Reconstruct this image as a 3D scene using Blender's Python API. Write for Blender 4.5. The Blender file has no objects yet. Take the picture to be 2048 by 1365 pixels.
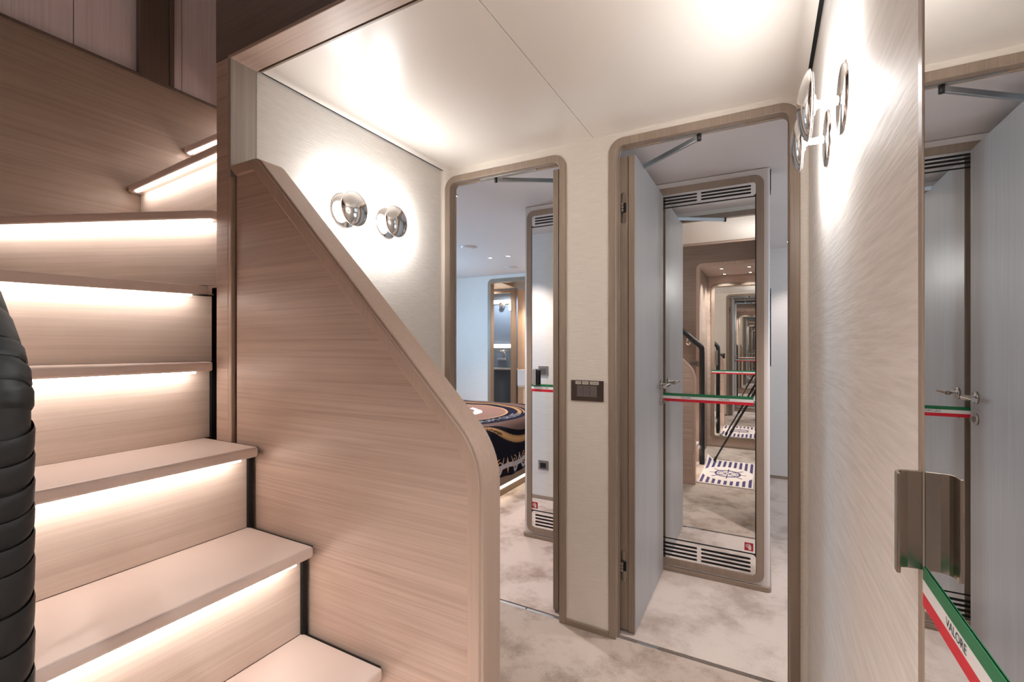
import bpy, bmesh, math, random
from mathutils import Vector
C = bpy.context.scene.collection
S = bpy.context.scene
random.seed(7)
PI = math.pi

# ------------------------------------------------------------------ camera, world, exposure
F, YAW, CY, H = 928.4, math.radians(28.506), 689.1, 1.17
cd = bpy.data.cameras.new('camera'); cam = bpy.data.objects.new('camera', cd); C.objects.link(cam)
cam.location = (0, 0, H); cam.rotation_euler = (PI/2, 0, YAW)
cd.sensor_width = 36; cd.lens = F/2048*36; cd.clip_start = .01
cd.shift_y = (CY-682.5)/2048
S.camera = cam
w = bpy.data.worlds.new('world'); S.world = w; w.use_nodes = True
w.node_tree.nodes['Background'].inputs[0].default_value = (.75, .85, 1, 1)
w.node_tree.nodes['Background'].inputs[1].default_value = .3
vs = S.view_settings
vs.view_transform = 'Standard'; vs.look = 'None'; vs.gamma = 1; vs.use_curve_mapping = False
vs.exposure = 0.58
cy_ = S.cycles
cy_.max_bounces = 14; cy_.glossy_bounces = 12; cy_.diffuse_bounces = 5; cy_.transmission_bounces = 6
cy_.sample_clamp_indirect = 4; cy_.blur_glossy = .5; cy_.use_denoising = True
cy_.caustics_reflective = True; cy_.caustics_refractive = False

def lamp(name, kind, loc, power, col=(1, 1, 1), size=.1, rot=(0, 0, 0), sy=None, parent=None, spot=None, blend=.6):
    l = bpy.data.lights.new(name, kind); l.energy = power; l.color = col
    o = bpy.data.objects.new(name, l); C.objects.link(o)
    if kind == 'AREA':
        l.size = size
        if sy: l.shape = 'RECTANGLE'; l.size_y = sy
    else:
        l.shadow_soft_size = size
    if kind == 'SPOT': l.spot_size = spot or 2.2; l.spot_blend = blend
    o.rotation_euler = rot
    if parent is not None:
        o.parent = parent; loc = Vector(loc)-WL[parent]
    o.location = loc
    return o
WL = {}
WARM = (1, .80, .62); NEUT = (1, .99, .975); PINK = (1, .90, .86); DAY = (.44, .73, 1); DAY2 = (.66, .84, 1)
# daylight through the cabin windows (each lamp stands in its window opening)
lamp('daylight_port', 'AREA', (-3.93, 3.4, 1.35), 58, DAY, 1.3, (0, -PI/2, 0), .55)
lamp('daylight_starboard', 'AREA', (2.53, 3.4, 1.35), 40, DAY2, 1.3, (0, PI/2, 0), .55)
# added unseen fill lamp, set near the upper stairwell panels to brighten them
lamp('stairwell_fill', 'AREA', (-2.0, .55, 3.25), 1.1, (1, .92, .92), .4, (0, 0, 0), .9)

# ------------------------------------------------------------------ materials
def lin(c):
    return tuple((x/255/12.92 if x/255 <= .04045 else ((x/255+.055)/1.055)**2.4) for x in c)+(1,)
def mat(name, col, rough=.5, metal=0, spec=.5):
    m = bpy.data.materials.new(name); m.use_nodes = True
    b = m.node_tree.nodes['Principled BSDF']
    b.inputs['Base Color'].default_value = lin(col) if max(col) > 1 else tuple(col)+(1,)
    b.inputs['Roughness'].default_value = rough; b.inputs['Metallic'].default_value = metal
    b.inputs['Specular IOR Level'].default_value = spec
    return m
def nd(m, t, **k):
    n = m.node_tree.nodes.new(t)
    for a, v in k.items():
        if a in n.inputs.keys(): n.inputs[a].default_value = v
        else: setattr(n, a, v)
    return n
def ln(m, a, b): m.node_tree.links.new(a, b)
def bsdf(m): return m.node_tree.nodes['Principled BSDF']
def ramp(m, fac, stops):
    r = nd(m, 'ShaderNodeValToRGB'); e = r.color_ramp.elements
    while len(e) < len(stops): e.new(.5)
    for x, (p, c) in zip(e, stops): x.position = p; x.color = lin(c)
    ln(m, fac, r.inputs[0]); return r.outputs[0]
def coords(m, scale):
    t = nd(m, 'ShaderNodeTexCoord'); mp = nd(m, 'ShaderNodeMapping'); mp.inputs['Scale'].default_value = scale
    ln(m, t.outputs['Object'], mp.inputs[0]); return mp.outputs[0]
def wood(name, dark, light, axis='X', rough=.45, fine=1.0, bump=.12):
    """brushed veneer: long streaks along one axis"""
    m = mat(name, light, rough)
    sc = {'X': (1.6, 120, 120), 'Y': (120, 1.6, 120), 'Z': (120, 120, 1.6), 'XY': (1.6, 1.6, 120)}[axis]
    sc = tuple(s*fine if s > 2 else s for s in sc)
    n = nd(m, 'ShaderNodeTexNoise', Scale=1.0, Detail=4.0, Roughness=.65, Distortion=.6)
    ln(m, coords(m, sc), n.inputs['Vector'])
    sc2 = tuple(s/9 if s > 2 else s*.7 for s in sc)
    n2 = nd(m, 'ShaderNodeTexNoise', Scale=1.0, Detail=2.0, Distortion=1.2)
    ln(m, coords(m, sc2), n2.inputs['Vector'])
    mx = nd(m, 'ShaderNodeMath', operation='MULTIPLY_ADD'); mx.inputs[1].default_value = .33
    sc_ = nd(m, 'ShaderNodeMath', operation='MULTIPLY'); sc_.inputs[1].default_value = .67
    ln(m, n.outputs[0], sc_.inputs[0]); ln(m, n2.outputs[0], mx.inputs[0]); ln(m, sc_.outputs[0], mx.inputs[2])
    ln(m, ramp(m, mx.outputs[0], [(.30, dark), (.68, light)]), bsdf(m).inputs['Base Color'])
    bp = nd(m, 'ShaderNodeBump', Strength=bump, Distance=.002)
    ln(m, n.outputs[0], bp.inputs['Height']); ln(m, bp.outputs[0], bsdf(m).inputs['Normal'])
    return m
def woven(name, a, b, scale, bump=.35, rough=.6):
    """silk wallpaper with short raised threads; scale = (x, y, z) of the streak noise"""
    m = mat(name, b, rough)
    n = nd(m, 'ShaderNodeTexNoise', Scale=1.0, Detail=3.0, Roughness=.6)
    ln(m, coords(m, scale), n.inputs['Vector'])
    ln(m, ramp(m, n.outputs[0], [(.3, a), (.65, b)]), bsdf(m).inputs['Base Color'])
    bp = nd(m, 'ShaderNodeBump', Strength=bump, Distance=.003)
    ln(m, n.outputs[0], bp.inputs['Height']); ln(m, bp.outputs[0], bsdf(m).inputs['Normal'])
    return m
def carpet(name, dark, light):
    m = mat(name, light, .95, spec=.1)
    n = nd(m, 'ShaderNodeTexNoise', Scale=3.6, Detail=7.0, Roughness=.68, Distortion=.1)
    ln(m, coords(m, (1, 1, 1)), n.inputs['Vector'])
    f = nd(m, 'ShaderNodeTexNoise', Scale=260.0, Detail=3.0); ln(m, coords(m, (1, 1, 1)), f.inputs['Vector'])
    mx = nd(m, 'ShaderNodeMath', operation='MULTIPLY_ADD'); mx.inputs[1].default_value = .30
    ln(m, f.outputs[0], mx.inputs[0]); ln(m, n.outputs[0], mx.inputs[2])
    ln(m, ramp(m, mx.outputs[0], [(.50, dark), (.68, light), (.98, light)]), bsdf(m).inputs['Base Color'])
    bp = nd(m, 'ShaderNodeBump', Strength=.5, Distance=.004); ln(m, f.outputs[0], bp.inputs['Height'])
    ln(m, bp.outputs[0], bsdf(m).inputs['Normal'])
    return m
def emit(name, col, s):
    m = mat(name, col); b = bsdf(m)
    b.inputs['Emission Color'].default_value = lin(col) if max(col) > 1 else tuple(col)+(1,)
    b.inputs['Emission Strength'].default_value = s; return m

M = {}
M['oak_x'] = wood('oak veneer horizontal', (168, 144, 129), (206, 182, 167), 'X', .42)
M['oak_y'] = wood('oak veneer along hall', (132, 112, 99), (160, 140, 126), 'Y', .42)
M['oak_z'] = wood('oak veneer upright', (166, 142, 127), (198, 174, 158), 'Z', .45)
M['oak_dx'] = wood('oak veneer shaded wall', (122, 104, 92), (150, 130, 117), 'X', .42)  # darker copy of the horizontal oak, with shade put into its colour
M['oak_plain'] = wood('oak veneer edging', (182, 157, 141), (196, 172, 156), 'Z', .42, 1.4)
M['walnut_x'] = wood('dark brown oak', (96, 80, 70), (120, 102, 90), 'X', .45)  # darker brown version of the oak, used on the stair header
M['walnut_z'] = wood('dark brown oak post', (84, 70, 61), (104, 88, 78), 'Z', .45)
M['riser'] = wood('pale brushed oak riser', (208, 190, 176), (232, 216, 204), 'XY', .5, .9, .25)
M['riser_y'] = wood('pale brushed oak riser cross', (208, 190, 176), (232, 216, 204), 'XY', .5, .9, .25)
M['ash_z'] = wood('grey ash lining', (150, 138, 128), (186, 176, 166), 'Z', .55)
M['ash_panel'] = wood('pale ash panelling', (206, 192, 190), (232, 218, 216), 'Z', .6)
M['taupe_z'] = wood('taupe wood upright', (132, 115, 101), (160, 142, 126), 'Z', .4)
M['taupe_x'] = wood('taupe wood level', (132, 115, 101), (160, 142, 126), 'X', .4)
M['leaf_face'] = wood('grey door laminate', (154, 151, 150), (172, 169, 168), 'Z', .42, 1.6, .05)
M['tread'] = mat('smooth beige tread', (230, 212, 202), .42)
M['paper_x'] = woven('silk wallpaper back', (222, 212, 200), (234, 225, 214), (14, 200, 420))
M['paper_y'] = woven('silk wallpaper side', (222, 215, 207), (236, 230, 223), (200, 14, 420))
M['paper_r'] = woven('silk wallpaper coarse', (220, 213, 206), (234, 228, 222), (60, 7, 120), .22)
M['white'] = mat('painted white ceiling', (243, 236, 228), .32)
M['cabin_white'] = mat('cabin white ceiling', (224, 216, 214), .5)
M['cabin_wall'] = woven('cabin pale wall', (222, 216, 212), (232, 226, 222), (14, 200, 420), .2)
M['lacquer'] = mat('white lacquer', (216, 208, 204), .3)
M['carpet'] = carpet('beige velvet carpet', (142, 126, 113), (186, 170, 158))
M['carpet_r'] = carpet('pale velvet carpet', (172, 156, 146), (206, 192, 183))
M['carpet_l'] = carpet('beige plush carpet', (162, 140, 128), (214, 196, 186))
M['mirror'] = mat('mirror', (.89, .895, .89), .0, 1)
M['chrome'] = mat('chrome', (.85, .84, .83), .06, 1)
M['plate_chrome'] = mat('satin chrome plate', (.88, .87, .86), .18, 1)
M['steel'] = mat('brushed steel', (.45, .41, .37), .26, 1)
M['alu'] = mat('satin aluminium', (.5, .53, .56), .35, 1)
M['black'] = mat('black gap', (6, 6, 7), .7)
M['leather'] = mat('black leather', (15, 18, 20), .5)
n_ = nd(M['leather'], 'ShaderNodeTexNoise', Scale=26.0, Detail=3.0); ln(M['leather'], coords(M['leather'], (1, 1, 1)), n_.inputs['Vector'])
b_ = nd(M['leather'], 'ShaderNodeBump', Strength=.25, Distance=.004); ln(M['leather'], n_.outputs[0], b_.inputs['Height']); ln(M['leather'], b_.outputs[0], bsdf(M['leather']).inputs['Normal'])
M['stitch'] = mat('leather edge', (8, 9, 10), .6)
M['plate'] = mat('brown switch plate', (62, 50, 44), .35)
M['plate_in'] = mat('switch key grey', (98, 90, 88), .4)
M['plate_pale'] = mat('pewter switch plate', (130, 118, 112), .35)
M['paper_tag'] = mat('paper tag', (196, 188, 176), .7)
M['ink'] = mat('black ink', (40, 40, 40), .8)
M['green'] = mat('tape green', (28, 112, 70), .5)
M['tape_white'] = mat('tape white', (232, 228, 226), .5)
M['red'] = mat('tape red', (206, 22, 44), .5)
M['signred'] = mat('sign red', (170, 20, 44), .4)
M['rubber'] = mat('charcoal rubber', (22, 22, 24), .6)
M['led'] = emit('stair led', (1, .91, .85), 16.5)
M['led_bed'] = emit('bed led', (1, .90, .68), 2.4)
M['led_bath'] = emit('bath led', (1, .84, .64), 7)
M['bulb'] = emit('sconce led', (1, .97, .93), 7)
M['lens'] = emit('spot lens', (1, .93, .85), 14)
M['navy'] = mat('navy print', (62, 56, 104), .85)
M['cream'] = mat('cream print', (222, 208, 200), .85)
M['gold'] = mat('gold print', (196, 146, 92), .85)
M['grey_print'] = mat('grey print', (170, 164, 168), .85)
M['mattress'] = mat('mattress cloth', (200, 196, 192), .8)
M['bed_wood'] = wood('bed platform wood', (112, 92, 74), (140, 116, 94), 'Y', .5)
M['ceramic'] = mat('white ceramic', (214, 206, 202), .2)
M['bath_wood'] = wood('bathroom wood', (150, 124, 100), (182, 154, 128), 'X', .45)
M['bath_wall'] = mat('bath warm wall', (214, 186, 160), .5)
M['bath_tile'] = mat('shower grey wall', (128, 140, 156), .3)
M['brass'] = mat('polished nickel', (.8, .72, .62), .15, 1)
M['screen'] = mat('dark screen', (14, 14, 16), .15)
M['frame_black'] = mat('black metal', (18, 18, 19), .45)
g = mat('shower glass', (.9, .93, .95), .02); bsdf(g).inputs['Transmission Weight'].default_value = 1; bsdf(g).inputs['IOR'].default_value = 1.05; M['glass'] = g

# ------------------------------------------------------------------ mesh helpers
class MB:
    def __init__(s): s.v = []; s.f = []; s.sm = []
    def add(s, v, f, smooth=False):
        k = len(s.v); s.v += [tuple(p) for p in v]; s.f += [tuple(i+k for i in q) for q in f]; s.sm += [smooth]*len(f); return s
    def box(s, x0, x1, y0, y1, z0, z1):
        x0, x1 = sorted((x0, x1)); y0, y1 = sorted((y0, y1)); z0, z1 = sorted((z0, z1))
        return s.add([(x0, y0, z0), (x1, y0, z0), (x1, y1, z0), (x0, y1, z0), (x0, y0, z1), (x1, y0, z1), (x1, y1, z1), (x0, y1, z1)],
                     [(0, 3, 2, 1), (4, 5, 6, 7), (0, 1, 5, 4), (1, 2, 6, 5), (2, 3, 7, 6), (3, 0, 4, 7)])
    def prism(s, poly, axis, a0, a1):
        """poly 2D; axis 'Y': (x,z), 'Z': (x,y), 'X': (y,z)"""
        mk = {'Y': lambda p, a: (p[0], a, p[1]), 'Z': lambda p, a: (p[0], p[1], a), 'X': lambda p, a: (a, p[0], p[1])}[axis]
        n = len(poly); v = [mk(p, a0) for p in poly]+[mk(p, a1) for p in poly]
        return s.add(v, [tuple(range(n)), tuple(range(2*n-1, n-1, -1))]+[(i, i+n, (i+1) % n+n, (i+1) % n) for i in range(n)])
    def ring(s, outer, inner, axis, a0, a1, closed=True):
        mk = {'Y': lambda p, a: (p[0], a, p[1]), 'Z': lambda p, a: (p[0], p[1], a), 'X': lambda p, a: (a, p[0], p[1])}[axis]
        n = len(outer); assert n == len(inner)
        v = [mk(p, a0) for p in outer]+[mk(p, a0) for p in inner]+[mk(p, a1) for p in outer]+[mk(p, a1) for p in inner]
        f = []
        for i in range(n if closed else n-1):
            j = (i+1) % n
            f += [(i, j, n+j, n+i), (2*n+i, 3*n+i, 3*n+j, 2*n+j), (i, 2*n+i, 2*n+j, j), (n+i, n+j, 3*n+j, 3*n+i)]
        if not closed:
            f += [(0, n, 3*n, 2*n), (n-1, 3*n-1, 4*n-1, 2*n-1)]
        return s.add(v, f)
    def tube(s, pts, r, n=12, caps=True, radii=None):
        pts = [Vector(p) for p in pts]; k0 = len(s.v); m = len(pts)
        up = None; V = []
        for i, p in enumerate(pts):
            t = (pts[min(i+1, m-1)]-pts[max(i-1, 0)]).normalized()
            if up is None: up = Vector((0, 0, 1)) if abs(t.z) < .9 else Vector((1, 0, 0))
            a = t.cross(up).normalized(); b = a.cross(t).normalized(); up = b
            rr = radii[i] if radii else r
            for q in range(n):
                th = 2*PI*q/n; V.append(p+a*math.cos(th)*rr+b*math.sin(th)*rr)
        Fc = [(i*n+q, i*n+(q+1) % n, (i+1)*n+(q+1) % n, (i+1)*n+q) for i in range(m-1) for q in range(n)]
        s.add(V, Fc, True)
        if caps: s.add([V[q] for q in range(n)], [tuple(range(n-1, -1, -1))]); s.add([V[(m-1)*n+q] for q in range(n)], [tuple(range(n))])
        return s
    def lathe(s, prof, c, axis='Z', n=32, sgn=1):
        """prof [(radius, along)]"""
        V = []; c = Vector(c)
        ax = {'X': (Vector((0, 1, 0)), Vector((0, 0, 1)), Vector((1, 0, 0))), 'Y': (Vector((1, 0, 0)), Vector((0, 0, 1)), Vector((0, 1, 0))), 'Z': (Vector((1, 0, 0)), Vector((0, 1, 0)), Vector((0, 0, 1)))}[axis]
        for r, h in prof:
            for q in range(n):
                th = 2*PI*q/n; V.append(c+ax[0]*math.cos(th)*r+ax[1]*math.sin(th)*r+ax[2]*h*sgn)
        m = len(prof)
        return s.add(V, [(i*n+q, i*n+(q+1) % n, (i+1)*n+(q+1) % n, (i+1)*n+q) for i in range(m-1) for q in range(n)], True)
    def build(s, name, m, parent=None, bevel=0, seg=2, fix=True):
        me = bpy.data.meshes.new(name)
        off = WL.get(parent, Vector((0, 0, 0)))
        me.from_pydata([tuple(Vector(p)-off) for p in s.v], [], s.f)
        for p, q in zip(me.polygons, s.sm): p.use_smooth = q
        if fix:
            b = bmesh.new(); b.from_mesh(me); bmesh.ops.recalc_face_normals(b, faces=b.faces); b.to_mesh(me); b.free()
        me.materials.append(M[m] if isinstance(m, str) else m)
        o = bpy.data.objects.new(name, me); C.objects.link(o)
        if parent is not None: o.parent = parent
        WL[o] = off.copy()
        if bevel:
            bv = o.modifiers.new('bevel', 'BEVEL'); bv.width = bevel; bv.segments = seg; bv.limit_method = 'ANGLE'; bv.angle_limit = .6
        return o
def B(name, m, parent, *b, bevel=0): return MB().box(*b).build(name, m, parent, bevel)
def empty(name, loc, label=None, cat=None, group=None, kind=None):
    o = bpy.data.objects.new(name, None); C.objects.link(o); o.location = loc; o.empty_display_size = .1; WL[o] = Vector(loc)
    return tag(o, label, cat, group, kind)
def tag(o, label=None, cat=None, group=None, kind=None):
    for k, v in (('label', label), ('category', cat), ('group', group), ('kind', kind)):
        if v: o[k] = v
    return o
def st(o, label=None): o['kind'] = 'structure'; return tag(o, label) if label else o
def fillet(pts, rad, n=8, closed=True):
    """round the corners of a 2D polygon / polyline; rad = one radius or a list"""
    out = []; N = len(pts)
    for i, p in enumerate(pts):
        r = rad[i] if isinstance(rad, (list, tuple)) else rad
        if r <= 1e-6 or (not closed and i in (0, N-1)): out.append(tuple(p)); continue
        p = Vector(p); a = (Vector(pts[i-1])-p).normalized(); b = (Vector(pts[(i+1) % N])-p).normalized()
        ang = a.angle(b); t = r/math.tan(ang/2); c = p+(a+b).normalized()*(r/math.sin(ang/2))
        s0 = p+a*t; s1 = p+b*t; v0 = s0-c; v1 = s1-c
        a0 = math.atan2(v0.y, v0.x); d = math.atan2(v1.y, v1.x)-a0
        while d > PI: d -= 2*PI
        while d < -PI: d += 2*PI
        for k in range(n+1):
            th = a0+d*k/n; out.append((c.x+r*math.cos(th), c.y+r*math.sin(th)))
    return out
def offset(pts, d):
    """inset a closed polygon given clockwise or counter-clockwise by d"""
    N = len(pts); ar = sum(pts[i][0]*pts[(i+1) % N][1]-pts[(i+1) % N][0]*pts[i][1] for i in range(N)); sg = 1 if ar > 0 else -1
    out = []
    for i in range(N):
        p0, p1, p2 = (Vector(pts[i-1]), Vector(pts[i]), Vector(pts[(i+1) % N]))
        e1 = (p1-p0).normalized(); e2 = (p2-p1).normalized()
        n1 = Vector((-e1.y, e1.x))*sg; n2 = Vector((-e2.y, e2.x))*sg
        k = d/(1+n1.dot(n2)); out.append(tuple(p1+(n1+n2)*k))
    return out
def rrect(x0, x1, z0, z1, r, n=6): return fillet([(x0, z0), (x1, z0), (x1, z1), (x0, z1)], r, n)
def arch(x0, x1, zt, w, r, n=8, z0=0.0):
    """outer and inner outlines of a door casing: two legs to the floor and a head with round corners"""
    o = fillet([(x0, z0), (x0, zt), (x1, zt), (x1, z0)], [0, r, r, 0], n, False)
    i = fillet([(x0+w, z0), (x0+w, zt-w), (x1-w, zt-w), (x1-w, z0)], [0, max(r-w, .004), max(r-w, .004), 0], n, False)
    return o, i
def holed(name, outer, holes, mk, depth, m, parent):
    """a plate with real holes; mk maps (a, b, t) to a point"""
    bm = bmesh.new(); ed = []; off = WL.get(parent, Vector((0, 0, 0)))
    for loop in [outer]+holes:
        vs_ = [bm.verts.new(Vector(mk(a, b, 0))-off) for a, b in loop]
        ed += [bm.edges.new((vs_[i], vs_[(i+1) % len(vs_)])) for i in range(len(vs_))]
    bmesh.ops.triangle_fill(bm, use_beauty=True, edges=ed)
    r = bmesh.ops.extrude_face_region(bm, geom=bm.faces[:])
    d = Vector(mk(0, 0, depth))-Vector(mk(0, 0, 0))
    bmesh.ops.translate(bm, vec=d, verts=[e for e in r['geom'] if isinstance(e, bmesh.types.BMVert)])
    bmesh.ops.recalc_face_normals(bm, faces=bm.faces)
    me = bpy.data.meshes.new(name); bm.to_mesh(me); bm.free(); me.materials.append(M[m])
    o = bpy.data.objects.new(name, me); C.objects.link(o); o.parent = parent; WL[o] = off.copy(); return o
def text_mesh(txt, size):
    cu = bpy.data.curves.new('t', 'FONT'); cu.body = txt; cu.size = size; cu.align_x = 'CENTER'; cu.align_y = 'CENTER'; cu.resolution_u = 3
    o = bpy.data.objects.new('t', cu); C.objects.link(o)
    dg = bpy.context.evaluated_depsgraph_get(); me = bpy.data.meshes.new_from_object(o.evaluated_get(dg))
    v = [tuple(p.co) for p in me.vertices]; f = [tuple(p.vertices) for p in me.polygons]
    bpy.data.objects.remove(o); bpy.data.curves.remove(cu); bpy.data.meshes.remove(me)
    return v, f
def lettering(name, txt, size, mk, m, parent):
    """mk maps text plane (a right, b up) to a 3D point"""
    v, f = text_mesh(txt, size)
    return MB().add([mk(p[0], p[1]) for p in v], f).build(name, m, parent, fix=False)

# ------------------------------------------------------------------ main dimensions
XL, XR, YB, ZC = -1.365, .129, 1.815, 2.007          # hall: left wall, right wall, back wall, ceiling
YP, YQ = .798, .875                                   # front and back of the stair wall / balustrade
YR = 1.853                                            # cabin side of the back wall

# ------------------------------------------------------------------ setting: floors
st(B('floor', 'carpet', None, -2.6, .6, -1.0, 1.828, -.06, 0))
st(B('floor', 'carpet_l', None, -4.1, -.62, 1.850, 6.4, -.06, 0))
st(B('floor', 'carpet_r', None, -.62, 2.7, 1.850, 4.9, -.06, 0))
th = empty('trim_1', (-.6, 1.841, 0)); th['kind'] = 'structure'
for x0, x1, mm in [(-1.33, -.93, 'alu'), (-.925, -.74, 'alu'), (-.74, -.70, 'black'), (-.54, -.44, 'black'), (-.44, -.36, 'alu'), (-.36, .13, 'black')]:
    B('threshold_strip', mm, th, x0, x1, 1.828, 1.850, -.03, -.004 if mm == 'alu' else -.014)
# ------------------------------------------------------------------ setting: hall ceiling, two panels with a seam and edge gaps darkened by black strips
ce = empty('ceiling', (-.6, 1.3, ZC)); ce['kind'] = 'structure'
B('panel', 'white', ce, XL+.008, -.609, .885, YB, ZC, ZC+.018)
B('panel', 'white', ce, -.607, XR-.011, .885, YB, ZC, ZC+.018)
B('gap_shade_strip', 'black', ce, XL, XL+.008, .885, YB, ZC+.001, ZC+.018); B('gap_shade_strip', 'black', ce, XR-.011, XR, .885, YB, ZC+.003, ZC+.018)  # solid black strips painted as the shade inside the edge gaps
B('backing', 'black', ce, XL-.05, XR+.05, .876, YB, ZC+.02, ZC+.03)
B('edge_strip', 'taupe_x', ce, XL+.006, XR-.012, .879, .885, ZC-.004, ZC+.018)
# ------------------------------------------------------------------ setting: hall walls
st(B('wall_left', 'paper_y', None, XL-.012, XL, YQ, YB, 0, ZC+.03))
st(B('wall_stair_inner', 'oak_y', None, -1.441, XL-.012, YQ, YB, 0, 3.3))
st(B('wall_right', 'paper_r', None, XR, XR+.06, .572, YB+.04, 0, ZC+.03))
# back wall with two openings (left door, right door) and the pier between
DL = (-1.352, -.727, 1.972); DR = (-.546, .106, 1.985); CW = .031; IN = .019
wb = MB()
for x0, x1 in ((XL-.08, DL[0]+IN), (DL[1]-IN, DR[0]+IN), (DR[1]-IN, XR+.06)): wb.box(x0, x1, YB, YR, 0, ZC+.03)
wb.box(DL[0]+IN, DL[1]-IN, YB, YR, DL[2]-IN, ZC+.03); wb.box(DR[0]+IN, DR[1]-IN, YB, YR, DR[2]-IN, ZC+.03)
st(wb.build('wall_back', 'paper_x'))
for i, (cx, sg) in enumerate(((XL, 1), (XR, -1))):    # soft coved corners
    r = .022; pts = [(cx, YB)]+[(cx+sg*(r-r*math.cos(a)), YB-(r-r*math.sin(a))) for a in [k*PI/16 for k in range(9)]]
    mb = MB().prism([(x, y) for x, y in pts], 'Z', 0, ZC)
    st(mb.build('trim_%d' % (i+2), 'paper_x'))
def casing(n, d):
    e = empty('trim_%d' % n, (d[0], YB, 0)); e['kind'] = 'structure'
    o, i = arch(d[0], d[1], d[2], CW, .06)
    MB().ring(o, i, 'Y', YB-.006, YB+.022, False).build('casing', 'taupe_z', e, .003)
    o2, i2 = arch(d[0]+CW-.012, d[1]-CW+.012, d[2]-CW+.012, .0115, .040)
    MB().ring(o2, i2, 'Y', YB+.020, YR+.001, False).build('jamb', 'taupe_z', e)
    o3, i3 = arch(d[0]+.004, d[1]-.004, d[2]-.004, CW, .05)
    MB().ring(o3, i3, 'Y', YR-.004, YR+.006, False).build('inner_casing', 'taupe_z', e, .002)
    B('closer_rail', 'alu', e, (d[0]+d[1])/2-.13, (d[0]+d[1])/2+.16, YB+.023, YB+.034, d[2]-CW-.003, d[2]-CW+.002)
    return e
casing(4, DL); casing(5, DR)
st(B('baseboard_back', 'taupe_x', None, DL[1], DR[0], YB-.007, YB, 0, .024, bevel=.002))

# ------------------------------------------------------------------ setting: stairwell shell
st(B('wall_stair_outer', 'oak_y', None, -2.30, -2.235, -.06, 1.75, 0, 2.265))
up = empty('wall_stair_upper', (-2.26, .9, 2.265)); up['kind'] = 'structure'
B('sill', 'walnut_z', up, -2.30, -2.232, -.06, 1.75, 2.262, 2.276, bevel=.003)
for i, (a, b) in enumerate(((-.06, .22), (.223, .492), (.495, .739), (.742, .945), (1.045, 1.105), (1.108, 1.40), (1.403, 1.75))):
    B('panel', 'ash_panel', up, -2.272, -2.262, a, b, 2.276, 3.3)
B('backing', 'black', up, -2.30, -2.273, -.06, 1.75, 2.276, 3.3)
B('post', 'walnut_z', up, -2.262, -2.236, .945, 1.045, 2.276, 3.3)
for y in (.936, 1.046): B('post_edge', 'walnut_z', up, -2.262, -2.230, y, y+.018, 2.276, 3.3, bevel=.004)
st(B('wall_stair_head', 'walnut_x', None, -1.441, .2, YP, YQ, ZC+.006, 3.3))
st(MB().box(-1.441, -1.378, YP, YQ, 0, ZC+.006).build('wall_stair_post', 'oak_x', None, .004))
li = empty('trim_6', (-1.37, YP, 1.7)); li['kind'] = 'structure'
B('jamb_lining', 'ash_z', li, -1.378, XL, YP-.001, YQ+.001, 1.66, ZC)
B('head_lining', 'oak_x', li, -1.378, .2, YP-.002, YQ+.001, ZC-.002, ZC+.008, bevel=.002)
st(B('wall_stair_end', 'oak_x', None, -2.30, -1.40, 1.75, 1.80, 0, 3.3))
st(B('ceiling', 'cabin_white', None, -2.35, .6, -1.0, 1.8, 3.3, 3.34))
# oak wall at the near side of the stair with the opening the camera stands in
YN = .01
wn = MB(); wn.box(-2.30, -.575, YN-.06, YN, 0, 3.3); wn.box(-.575, .2, YN-.06, YN, 1.955, 3.3)
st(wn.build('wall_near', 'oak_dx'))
e = empty('trim_7', (-.575, YN, 0)); e['kind'] = 'structure'
o_, i_ = arch(-.60, .23, 1.98, .034, .06); MB().ring(o_, i_, 'Y', YN-.066, YN+.005, False).build('casing', 'oak_z', e, .003)
st(B('wall_lobby_left', 'oak_y', None, -.62, -.575, -.80, YN-.06, 0, 2.0))
lc = empty('ceiling', (-.2, -.4, 1.95)); lc['kind'] = 'structure'
B('panel', 'oak_x', lc, -.575, XR, -.41, YN-.06, 1.95, 1.97); B('panel', 'oak_x', lc, -.575, XR, -.80, -.413, 1.95, 1.97)
st(B('wall_lobby_back', 'oak_x', None, -.62, .3, -.83, -.785, 0, 2.0))
st(B('baseboard_lobby', 'taupe_x', None, -.575, XR, -.785, -.772, 0, .02))
st(B('wall_right_upper', 'oak_y', None, XR+.02, XR+.06, -.83, YP, ZC+.02, 3.3))
st(B('wall_right_backing', 'black', None, XR+.035, XR+.06, -.83, .60, 0, ZC+.02))

# ------------------------------------------------------------------ setting: cabins
st(B('ceiling', 'cabin_white', None, -4.1, -.62, YR, 4.86, 2.007, 2.04))
st(B('ceiling', 'cabin_white', None, -.62, 2.7, YR, 4.9, 2.007, 2.04))
st(B('wall_partition', 'cabin_wall', None, -.63, -.60, YR, 4.9, 0, 2.007))
# left cabin: hull wall with a window, far wall with the bathroom door, inner wall beside the left door
hull = MB()
for b in ((1.9, 2.75, 0, 2.007), (4.05, 4.9, 0, 2.007), (2.75, 4.05, 0, 1.07), (2.75, 4.05, 1.63, 2.007)): hull.box(-4.0, -3.9, *b)
st(hull.build('wall_hull_left', 'cabin_wall'))
wf = empty('window_1', (-3.95, 3.4, 1.35)); wf['kind'] = 'structure'
MB().ring(rrect(2.72, 4.08, 1.04, 1.66, .1), rrect(2.76, 4.04, 1.08, 1.62, .08), 'X', -3.9, -3.88).build('frame', 'taupe_z', wf)
hull = MB()
for b in ((1.9, 2.75, 0, 2.007), (4.05, 4.9, 0, 2.007), (2.75, 4.05, 0, 1.07), (2.75, 4.05, 1.63, 2.007)): hull.box(2.5, 2.6, *b)
st(hull.build('wall_hull_right', 'cabin_wall'))
wf = empty('window_2', (2.55, 3.4, 1.35)); wf['kind'] = 'structure'
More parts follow.
